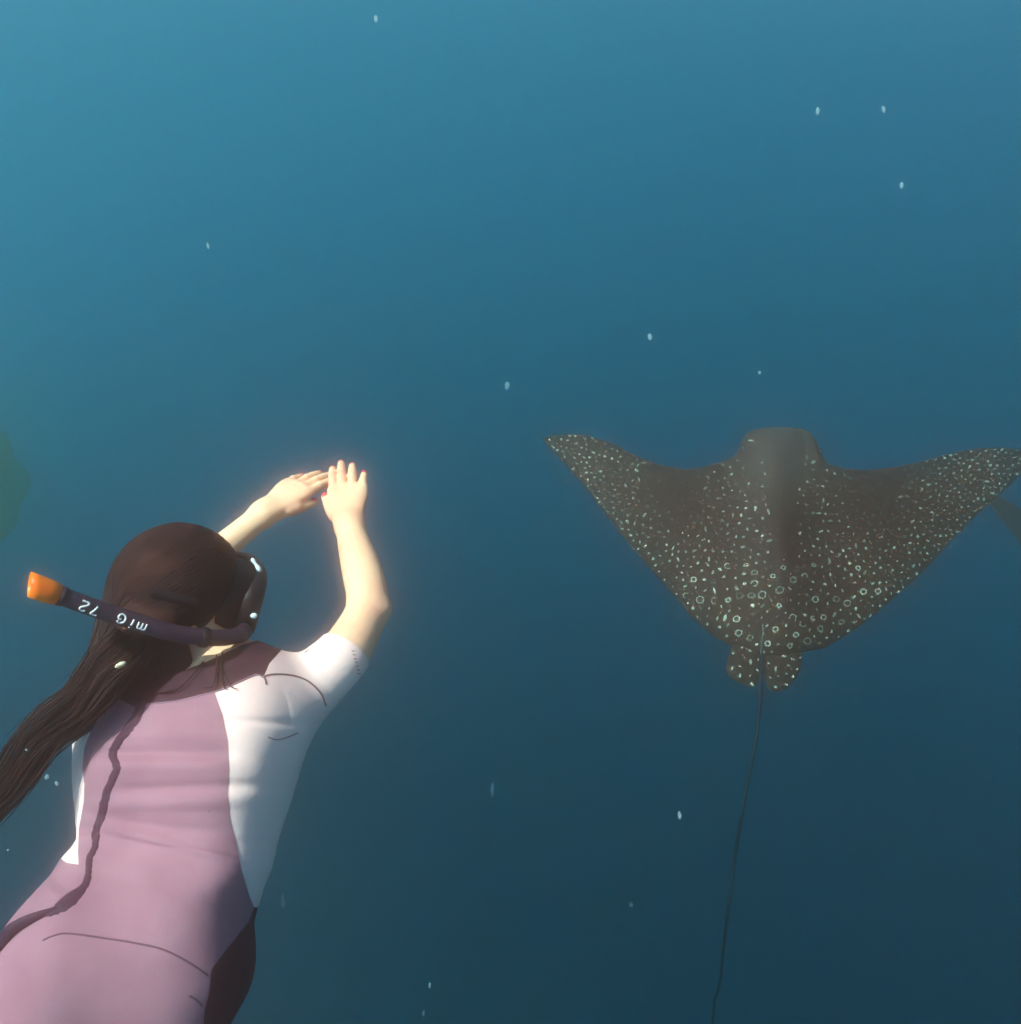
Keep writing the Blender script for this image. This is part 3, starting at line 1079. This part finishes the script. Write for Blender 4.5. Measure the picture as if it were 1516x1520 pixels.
# hand lettering, upside down along the tube: m i G   7 2
GL = {
    '2': [[(-3, 4.5), (-0.5, 6), (2.5, 4.8), (2.6, 2.6), (-0.5, 0.2), (-3.2, -1.8), (-3.4, -4.2), (0, -4.6), (3.6, -4.6)]],
    '7': [[(-3.4, 4.6), (0, 4.8), (3.2, 4.4), (1.4, 0.4), (-0.6, -4.8)]],
    'G': [[(3.4, 3.2), (1.0, 4.8), (-2.4, 3.4), (-3.6, 0), (-2.2, -3.6), (1.2, -4.4), (3.6, -2.4), (3.0, 0.4), (0.4, 0.6)]],
    'i': [[(0, 2.6), (-0.4, -1.0), (-0.6, -4.4)], [(0.4, 5.6), (0.8, 6.8)]],
    'm': [[(-4.6, 3.6), (-4.8, -4.0)], [(-4.6, 1.8), (-2.6, 3.6), (-0.4, 2.8), (-0.2, -3.8)], [(-0.2, 2.2), (1.8, 3.6), (4.2, 2.6), (4.6, -3.8)]],
}
PXM = 1.31 / F_PX
t_dir = nrm(A1 - A0)
cen_ax = [A0, P(150, 906, 1.31), P(200, 922, 1.335), A1]


def on_tube(along_px, around_px, lift=0.0006):
    """a point on the tube: distance along its axis from the tip, and round it from the side that faces the camera"""
    s = along_px * PXM
    q = A0
    k = 0
    while k < 2 and s > np.linalg.norm(cen_ax[k + 1] - cen_ax[k]):
        s -= np.linalg.norm(cen_ax[k + 1] - cen_ax[k]); k += 1
    d_ = nrm(cen_ax[k + 1] - cen_ax[k])
    c = cen_ax[k] + d_ * s
    vw = nrm(-c - d_ * (-c @ d_))
    dn = np.cross(vw, d_)
    if dn[1] > 0: dn = -dn
    ang = around_px * PXM / 0.0132
    return c + (0.0132 + lift) * (math.cos(ang) * vw + math.sin(ang) * dn)


for ch, al, ar, sc in (('2', 31, 2.0, 1.5), ('7', 48, 3.5, 1.5), ('G', 87, 2.5, 1.6), ('i', 103, 4.0, 1.45), ('m', 118, 4.0, 1.4)):
    parts = []
    for stroke in GL[ch]:
        pp = resample(np.array(stroke, float), max(4, len(stroke) * 5)) * 0.9 * sc
        pts = np.array([on_tube(al - x * 1.0, ar + y) for x, y in pp])
        parts.append(tube(pts, 0.0015, 6))
    v, f = join(parts)
    mesh_obj('letter', v, f, M_PRINT, stube)

# ------------------------------------------------------------------ hair clip
v, f = blob(P(179, 987, 1.335), np.array([nrm((0.9, 0.4, 0.1)), nrm((-0.4, 0.9, 0)), (0, 0, 1)]), (0.010, 0.0045, 0.004), 12, 8, 0.08)
tag(mesh_obj('hair_clip', v, f, M_GOLD), 'small pale gold clip in the long hair below the snorkel', 'hair clip')

# ------------------------------------------------------------------ spotted eagle ray
TAU = R(24)
RS = 1.12
RC = P(1152, 830, 3.30 * RS)
RU = nrm((1, -0.015, 0.02))
RV = np.array((0.0, math.cos(TAU), -math.sin(TAU)))
RV = nrm(RV - RU * (RV @ RU))
RN = np.cross(RU, RV)
BEND = -0.13


def bend(u):
    return RS * BEND * (np.abs(u) / (0.9 * RS)) ** 2


def ray_uv(px_, py_):
    d = P(px_, py_, 1.0)
    n0 = 0.0
    for _ in range(8):
        t = (RC @ RN + n0) / (d @ RN)
        q = d * t - RC
        u, v_ = q @ RU, q @ RV
        n0 = bend(u)
    return u, v_


LEAD = [(806, 652), (815, 647), (850, 644), (880, 648), (910, 659), (945, 677), (980, 690), (1015, 697), (1050, 692), (1080, 683), (1094, 674), (1099, 662), (1103, 650), (1112, 641), (1130, 636), (1160, 634), (1190, 636), (1206, 644), (1213, 655), (1217, 668), (1222, 680), (1232, 690), (1255, 696), (1290, 698), (1330, 693), (1365, 686), (1400, 676), (1440, 667), (1480, 664), (1516, 667), (1538, 672), (1545, 675)]
TRAIL = [(806, 652), (815, 664), (840, 690), (868, 722), (895, 757), (920, 791), (950, 826), (980, 861), (1005, 888), (1030, 920), (1060, 945), (1088, 960), (1130, 975), (1165, 976), (1190, 969), (1225, 962), (1262, 940), (1290, 919), (1330, 886), (1370, 850), (1410, 806), (1450, 765), (1490, 729), (1516, 704), (1535, 686), (1545, 675)]


def curve_uv(pts):
    uv = np.array([ray_uv(*p) for p in pts])
    o = np.argsort(uv[:, 0], kind='stable')
    return uv[o]


lead, trail = curve_uv(LEAD), curve_uv(TRAIL)
U0, U1 = max(lead[0, 0], trail[0, 0]), min(lead[-1, 0], trail[-1, 0])


def smooth_interp(u, tab, wdt=0.012):
    acc = 0
    for o, wg in ((-1, 0.25), (0, 0.5), (1, 0.25)):
        acc = acc + wg * np.interp(u + o * wdt, tab[:, 0], tab[:, 1])
    return acc


def chordlim(u):
    e = np.minimum(u - U0, U1 - u)
    wd = np.clip(e * 0.3, 0.0, 0.010)
    vt = smooth_interp(u, lead, wd)
    vb = smooth_interp(u, trail, wd)
    return vb, np.maximum(vt, vb + 1e-4)


def Hthick(u):
    a = np.abs(u) / RS
    return 0.009 + 0.050 * np.exp(-(a / 0.115) ** 2) + 0.030 * np.exp(-(a / 0.36) ** 2)


def ray_h(u, s):
    """height of the back above the mid-plane"""
    prof = np.clip(np.sin(math.pi * np.clip(s, 0, 1) ** 0.85), 0, 1) ** 0.55
    z = Hthick(u) * prof
    a = np.abs(u) / RS
    z = z + 0.018 * np.exp(-(a / 0.075) ** 2) * np.exp(-((s - 0.86) / 0.10) ** 2)       # skull
    z = z + 0.004 * np.exp(-(a / 0.03) ** 2) * np.exp(-((s - 0.25) / 0.25) ** 2)
    # furrow beside the head
    z = z - 0.010 * np.exp(-((a - 0.16) / 0.035) ** 2) * np.exp(-((s - 0.92) / 0.12) ** 2)
    return RS * z * np.clip((np.minimum(u - U0, U1 - u)) / 0.05, 0.05, 1) ** 0.5


def ray_pt(u, v_, n):
    return RC + np.multiply.outer(u, RU) + np.multiply.outer(v_, RV) + np.multiply.outer(n, RN)


ray = empty('eagle_ray', RC)
tag(ray, 'spotted eagle ray seen from above with wings spread and a long thin tail', 'ray')


def build_ray():
    nu, ns = 300, 70
    uu = U0 + (U1 - U0) * (0.5 - 0.5 * np.cos(np.linspace(0, math.pi, nu))) * 0.0 + (U1 - U0) * np.linspace(0.0005, 0.9995, nu)
    ss = 0.5 - 0.5 * np.cos(np.linspace(0, math.pi, ns))
    Ug, Sg = np.meshgrid(uu, ss, indexing='ij')
    vb, vt = chordlim(uu)
    Vg = vb[:, None] + (vt - vb)[:, None] * Sg
    top = ray_h(Ug, Sg)
    bot = -0.65 * ray_h(Ug, Sg)
    zt = bend(Ug) + top
    zb = bend(Ug) + bot - 0.0006
    Vt = ray_pt(Ug.ravel(), Vg.ravel(), zt.ravel())
    Vb = ray_pt(Ug.ravel(), Vg.ravel(), zb.ravel())
    n = nu * ns
    f = []
    for i in range(nu - 1):
        for j in range(ns - 1):
            a = i * ns + j
            f.append([a, a + ns, a + ns + 1, a + 1])
            f.append([n + a, n + a + 1, n + a + ns + 1, n + a + ns])
        for j in (0, ns - 1):
            a = i * ns + j
            f.append([a, n + a, n + a + ns, a + ns] if j == 0 else [a, a + ns, n + a + ns, n + a])
    V = np.concatenate([Vt, Vb])
    px_ = to_px(V)
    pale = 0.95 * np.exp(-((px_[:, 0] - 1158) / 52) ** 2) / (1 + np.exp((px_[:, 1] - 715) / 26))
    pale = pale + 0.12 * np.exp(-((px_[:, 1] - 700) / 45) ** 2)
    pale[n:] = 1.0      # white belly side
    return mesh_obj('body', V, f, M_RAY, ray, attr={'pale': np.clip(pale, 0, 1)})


build_ray()


def plate(name, poly, cz, thick, material, parent):
    uv = np.array([ray_uv(*p) for p in poly])
    m = 48
    uv = resample(np.concatenate([uv, uv[:1]]), m + 1)[:-1]
    c = uv.mean(0)
    uv = c + (uv - c) * (1 + RNG.normal(0, 0.025, (len(uv), 1)))
    V, Fc = [], []
    rings = [1.0, 0.92, 0.75, 0.5, 0.25]
    for sgn in (1, -1):
        for r in rings:
            q = c + (uv - c) * r
            z = cz + sgn * thick * math.sqrt(max(0.0, 1 - r * r)) + bend(q[:, 0])
            V.append(ray_pt(q[:, 0], q[:, 1], z))
    k = len(rings)
    for sgn in range(2):
        for r in range(k - 1):
            o = (sgn * k + r) * m
            for i in range(m):
                a, b = o + i, o + (i + 1) % m
                Fc.append([a, b, b + m, a + m])
        o = (sgn * k + k - 1) * m
        Fc.append([o + i for i in range(m)])
    V = np.concatenate(V)
    return mesh_obj(name, V, Fc, material, parent, attr={'pale': np.zeros(len(V))})


FINS = [[(1092, 946), (1084, 968), (1078, 992), (1084, 1006), (1100, 1015), (1117, 1021), (1126, 1008), (1129, 980), (1129, 950)],
        [(1131, 950), (1133, 990), (1138, 1018), (1152, 1027), (1168, 1022), (1183, 1004), (1190, 983), (1189, 962), (1185, 948)]]
for pg in FINS:
    plate('pelvic_fin', pg, 0.004, 0.010, M_RAY, ray)
# tail: a whip behind the fins
tl = [(1130, 955), (1129, 980), (1128, 1010), (1127, 1045), (1121, 1100), (1109, 1160), (1099, 1215), (1090, 1270), (1085, 1310), (1078, 1360), (1072, 1410), (1068, 1448), (1064, 1470), (1059, 1482), (1057, 1505), (1053, 1545), (1049, 1600)]
tuv = [ray_uv(*p) for p in tl]
tz = [0.010, 0.014, 0.018, 0.012] + [0.008] * 13
tp = np.array([ray_pt(np.array([u]), np.array([v_]), np.array([z]))[0] for (u, v_), z in zip(tuv, tz)])
tr = [0.006, 0.008, 0.008, 0.0075, 0.007, 0.0066, 0.0062, 0.0058, 0.0053, 0.0048, 0.0044, 0.004, 0.0038, 0.0036, 0.0034, 0.003, 0.0022]
q, rr_ = resample(tp, 90, np.array(tr) * RS * 1.05)
v, f = tube(q, rr_, 8)
mesh_obj('tail', v, f, M_TAIL, ray)
rp = resample(np.array([(1128, 932), (1129, 945), (1128, 965), (1128, 990), (1127, 1010), (1126, 1030)], float), 24)
ruv = [ray_uv(*p) for p in rp]
rz = []
for (u, v_) in ruv:
    vb_, vt_ = chordlim(np.array([u]))
    sv_ = ((v_ - vb_) / (vt_ - vb_))[0]
    rz.append(max(float(ray_h(np.array([u]), np.array([sv_]))[0]) if sv_ > 0 else 0.0, 0.016) + bend(u) + 0.001)
q2 = np.array([ray_pt(np.array([u]), np.array([v_]), np.array([z]))[0] for (u, v_), z in zip(ruv, rz)])
for _ in range(4):
    q2[1:-1] = 0.5 * q2[1:-1] + 0.25 * (q2[:-2] + q2[2:])
v, f = tube(q2, np.linspace(0.0030, 0.0028, 24), 6)
mesh_obj('tail_ridge', v, f, M_RIDGE, ray)
for ex, ey, sx in ((1102, 668, -1), (1216, 674, 1)):
    u, v_ = ray_uv(ex, ey)
    v, f = blob(ray_pt(np.array([u]), np.array([v_]), np.array([0.012]))[0], np.array([RU, RV, RN]), (0.010, 0.017, 0.014))
    mesh_obj('eye', v, f, M_EYE, ray)


# ---- the spots
def on_back(u, v_):
    vb, vt = chordlim(np.atleast_1d(u))
    s = (np.atleast_1d(v_) - vb) / (vt - vb)
    return ray_h(np.atleast_1d(u), s) + bend(np.atleast_1d(u)), s


def build_spots():
    outline = np.array(LEAD + TRAIL[::-1], float)
    fins = [np.array(p, float) for p in FINS]
    cand = np.stack([RNG.uniform(806, 1545, 90000), RNG.uniform(640, 1030, 90000)], 1)
    inside = poly_sdf(cand, outline)
    fin_d = np.maximum(poly_sdf(cand, fins[0]), poly_sdf(cand, fins[1]))
    onfin = (inside < 2.5) & (fin_d > 2.5)
    ok = (inside > 2.5) | onfin
    cand, inside, onfin = cand[ok], inside[ok], onfin[ok]
    x, y = cand[:, 0], cand[:, 1]
    cx = 1155.0
    dx = np.abs(x - cx)
    tip = np.clip((dx - 190) / 70, 0, 1)
    # plain patches: middle of each wing in front, the spine, the head
    def sg(z): return 1 / (1 + np.exp(-z))
    wing_plain = np.exp(-(((dx - 145) / 78) ** 2)) * sg((788 - y + (dx - 140) * 0.1) / 16)
    spine_plain = np.exp(-((x - 1158) / 42) ** 2) * sg((880 - y) / 20)
    head_plain = sg((712 - y) / 12) * sg((110 - dx) / 15)
    prob = (1 - np.clip(wing_plain * 1.15, 0, 1)) * (1 - np.clip(spine_plain * 1.2, 0, 1)) * (1 - head_plain)
    faint_zone = np.clip(wing_plain * 1.5, 0, 1)
    keep_ = RNG.random(len(x)) < np.clip(prob * 1.3, 0, 1) ** 1.6
    rear = np.clip((y - 815) / 70, 0, 1) * np.clip(1 - (dx - 90) / 90, 0, 1)
    spacing = 9.6 + 2.0 * rear - 2.2 * tip
    acc, sp = np.zeros((0, 2)), np.zeros(0)
    tops = []
    order = np.nonzero(keep_)[0]
    ap = np.zeros((4000, 2)); as_ = np.zeros(4000); n = 0
    V, Fc, PA, cnt = [], [], [], 0
    for i in order:
        ring = (rear[i] > 0.3 and RNG.random() < 0.16 + 0.34 * rear[i] and inside[i] > 9 and not onfin[i])
        my = spacing[i] * (1.22 if ring else RNG.uniform(0.85, 1.15))
        if n:
            d = np.hypot(ap[:n, 0] - x[i], ap[:n, 1] - y[i])
            if (d < 0.5 * (my + as_[:n])).any():
                continue
        if n >= 3900:
            break
        ap[n] = (x[i], y[i]); as_[n] = my; n += 1
        bright = np.clip(RNG.uniform(0.12, 0.95) ** 1.1 * (1 - 0.75 * faint_zone[i]), 0.08, 1)
        if inside[i] < 14 and y[i] > 700: bright = max(bright, RNG.uniform(0.3, 0.7))
        if tip[i] > 0.5: bright *= 0.8
        # shape in pixels
        phi = RNG.uniform(0, math.pi)
        if ring:
            bright *= RNG.uniform(0.45, 0.95)
            ro = RNG.uniform(3.6, 6.2)
            gap = RNG.random() < 0.35
            span = RNG.uniform(3.6, 5.2) if gap else 2 * math.pi
            m = 16
            angs = phi + np.linspace(0, span, m + 1)
            el = RNG.uniform(0.75, 1.0)
            wv = RNG.normal(0, 0.45, m + 1)
            outer = np.stack([np.cos(angs) * (ro + wv), np.sin(angs) * (ro + wv) * el], 1)
            ri = ro - RNG.uniform(1.3, 2.2)
            inner = np.stack([np.cos(angs) * ri, np.sin(angs) * ri * el], 1)
            pts = np.concatenate([outer, inner])
            if not gap:
                pts[m] = pts[0]; pts[2 * m + 1] = pts[m + 1]
            faces = [[k, k + 1, m + 1 + k + 1, m + 1 + k] for k in range(m)]
        else:
            kind = RNG.random()
            r0 = RNG.uniform(1.05, 2.15) * (0.92 if tip[i] > 0.5 else 1.0) * (1.1 if rear[i] > 0.3 else 1)
            asp = 1.0
            if tip[i] > 0.4:
                asp = RNG.uniform(1.2, 2.0)
                phi = RNG.normal(math.copysign(0.25, x[i] - cx), 0.35) * -1
            elif kind < 0.32:
                asp = RNG.uniform(1.7, 3.0)
            m = 9
            angs = np.linspace(0, 2 * math.pi, m, endpoint=False)
            rr = r0 * (1 + RNG.normal(0, 0.24, m))
            q = np.stack([np.cos(angs) * rr * asp ** 0.7, np.sin(angs) * rr / asp ** 0.3], 1)
            c, s = math.cos(phi), math.sin(phi)
            pts = np.stack([q[:, 0] * c - q[:, 1] * s, q[:, 0] * s + q[:, 1] * c], 1)
            faces = [list(range(m))]
        uvp = np.array([ray_uv(x[i] + a, y[i] + b) for a, b in pts])
        if onfin[i]:
            k = 0 if poly_sdf(np.array([[x[i], y[i]]]), fins[0])[0] > 0 else 1
            fp = np.array([ray_uv(*p) for p in FINS[k]])
            cc = fp.mean(0)
            z = 0.004 + 0.0135 + bend(uvp[:, 0]) + 0 * uvp[:, 0]
        else:
            z, s_ = on_back(uvp[:, 0], uvp[:, 1])
            if ((s_ < 0.004) | (s_ > 0.996)).any():
                continue
            z = z + 0.0022
        vv = ray_pt(uvp[:, 0], uvp[:, 1], z)
        V.append(vv)
        Fc += [[a + cnt for a in fc] for fc in faces]
        PA.append(np.full(len(vv), bright))
        cnt += len(vv)
    print('spots', n)
    o = mesh_obj('spots', np.concatenate(V), Fc, M_SPOT, ray, attr={'pale': np.concatenate(PA)})
    o['kind'] = 'stuff'
    o['label'] = 'white spots and rings of the back'


build_spots()

# ------------------------------------------------------------------ a second ray, mostly outside the frame
def far_ray():
    c = P(1590, 815, 6.0)
    r2 = empty('eagle_ray', c)
    tag(r2, 'second dim ray at the right edge, behind the wing tip of the spotted ray', 'ray')
    U = nrm((0.86, -0.42, 0.1)); Vv = np.array((0.40, 0.80, -0.45)); Vv = nrm(Vv - U * (Vv @ U)); N = np.cross(U, Vv)
    prof = [(-0.62, 0.18, 0.17), (-0.52, 0.22, 0.08), (-0.38, 0.17, -0.06), (-0.22, 0.14, -0.22), (-0.10, 0.16, -0.30), (-0.07, 0.26, -0.31), (0.0, 0.30, -0.32), (0.07, 0.26, -0.31), (0.10, 0.16, -0.30), (0.22, 0.14, -0.22), (0.38, 0.17, -0.06), (0.52, 0.22, 0.08), (0.62, 0.18, 0.17)]
    prof = np.array(prof)
    us = np.linspace(-0.62, 0.62, 60)
    vt, vb = np.interp(us, prof[:, 0], prof[:, 1]), np.interp(us, prof[:, 0], prof[:, 2])
    ss = 0.5 - 0.5 * np.cos(np.linspace(0, math.pi, 16))
    V = []
    for sg in (1, -0.7):
        for k, u in enumerate(us):
            for s in ss:
                h = (0.008 + 0.06 * math.exp(-(u / 0.12) ** 2)) * math.sin(math.pi * s) ** 0.6
                V.append(c + U * u + Vv * (vb[k] + (vt[k] - vb[k]) * s) + N * (sg * h - 0.25 * u * u))
    n = 60 * 16
    f = []
    for i in range(59):
        for j in range(15):
            a = i * 16 + j
            f.append([a, a + 16, a + 17, a + 1]); f.append([n + a, n + a + 1, n + a + 17, n + a + 16])
    V = np.array(V)
    mesh_obj('body', V, f, M_RAY, r2, attr={'pale': np.zeros(len(V))})
    v, f = tube([c - Vv * 0.3, c - Vv * 0.9 + U * 0.05, c - Vv * 1.5], [0.010, 0.006, 0.003], 6)
    mesh_obj('tail', v, f, M_TAIL, r2)


far_ray()


# ------------------------------------------------------------------ reef
def coral(px_, py_, d, rad, label, seed, stretch=(1, 1, 1), material=None):
    rg = np.random.default_rng(seed)
    c = P(px_, py_, d)
    ph = rg.uniform(0, 6.28, (6, 3)); fr = rg.uniform(2, 11, (6, 3)) * rg.choice([-1, 1], (6, 3))
    V, Fc = [], []
    nu, nv = 48, 30
    for j in range(nv + 1):
        p = math.pi * j / nv
        for i in range(nu):
            t = 2 * math.pi * i / nu
            q = np.array([math.sin(p) * math.cos(t), math.sin(p) * math.sin(t), math.cos(p)])
            b = sum(math.sin(fr[k] @ q + ph[k, 0]) for k in range(6)) / 6
            V.append(c + q * np.array(stretch) * rad * (1 + 0.22 * b))
    for j in range(nv):
        for i in range(nu):
            Fc.append([j * nu + i, (j + 1) * nu + i, (j + 1) * nu + (i + 1) % nu, j * nu + (i + 1) % nu])
    o = mesh_obj('coral_head', np.array(V), Fc, material or M_REEF)
    tag(o, label, 'coral')


coral(-112, 722, 11.0, 1.08, 'dim yellow-green coral head at the left edge, above the orange snorkel tip', 3)

# ------------------------------------------------------------------ drifting flakes
FL = [
    (558, 28, 2.4, 5, 8, 'white flake high in the water, nearest the top edge'),
    (309, 365, 2.4, 4, 7, 'lone white flake high above the head of the snorkeller'),
    (1214, 165, 2.6, 5, 8, 'left one of two white flakes side by side at the upper right'),
    (1312, 162, 2.6, 5, 8, 'right one of two white flakes side by side at the upper right'),
    (1339, 275, 2.6, 5, 8, 'white flake just below the pair of flakes at the upper right'),
    (965, 500, 2.6, 5, 8, 'white flake above the left wing of the spotted ray'),
    (1128, 553, 2.9, 4, 4, 'tiny pale flake directly above the head of the spotted ray'),
    (753, 573, 3.6, 6, 8, 'faint blurred flake between the hands and the left wing tip of the ray'),
    (731, 1172, 1.9, 5, 14, 'long pale flake midway between the wetsuit and the tail of the ray'),
    (1009, 1210, 1.9, 5, 10, 'bright white flake close left of the tail of the ray'),
    (420, 1338, 1.7, 5, 15, 'long pale flake just right of the waist of the wetsuit'),
    (638, 1463, 2.2, 3, 6, 'upper one of two small flakes near the bottom edge'),
    (629, 1505, 2.2, 3, 6, 'lower one of two small flakes near the bottom edge'),
    (937, 1343, 3.0, 5, 5, 'faint flake low in the water left of the thin tail'),
    (12, 1262, 1.5, 2.5, 3, 'tiny white dot by the left edge beside the waist of the wetsuit'),
    (70, 1153, 1.5, 5, 6, 'upper one of two bubbles below the streaming hair'),
    (84, 1163, 1.5, 4.5, 5, 'lower one of two bubbles below the streaming hair'),
    (39, 1113, 1.30, 3, 3, 'tiny white dot lying over the streaming hair'),
]
for k, (x, y, d, rx, ry, lab) in enumerate(FL):
    fx = d / F_PX
    v, f = blob(P(x, y, d), np.array([nrm((1, 0.15 * RNG.normal(), 0)), nrm((0.1 * RNG.normal(), 1, 0)), (0, 0, 1)]), (0.6 * rx * fx, 0.66 * ry * fx, rx * fx * 0.4), 9, 6, 0.16)
    o = mesh_obj('flake', v, f, M_PART, None)
    tag(o, lab, 'flake', 'white flakes and bubbles drifting in the water')
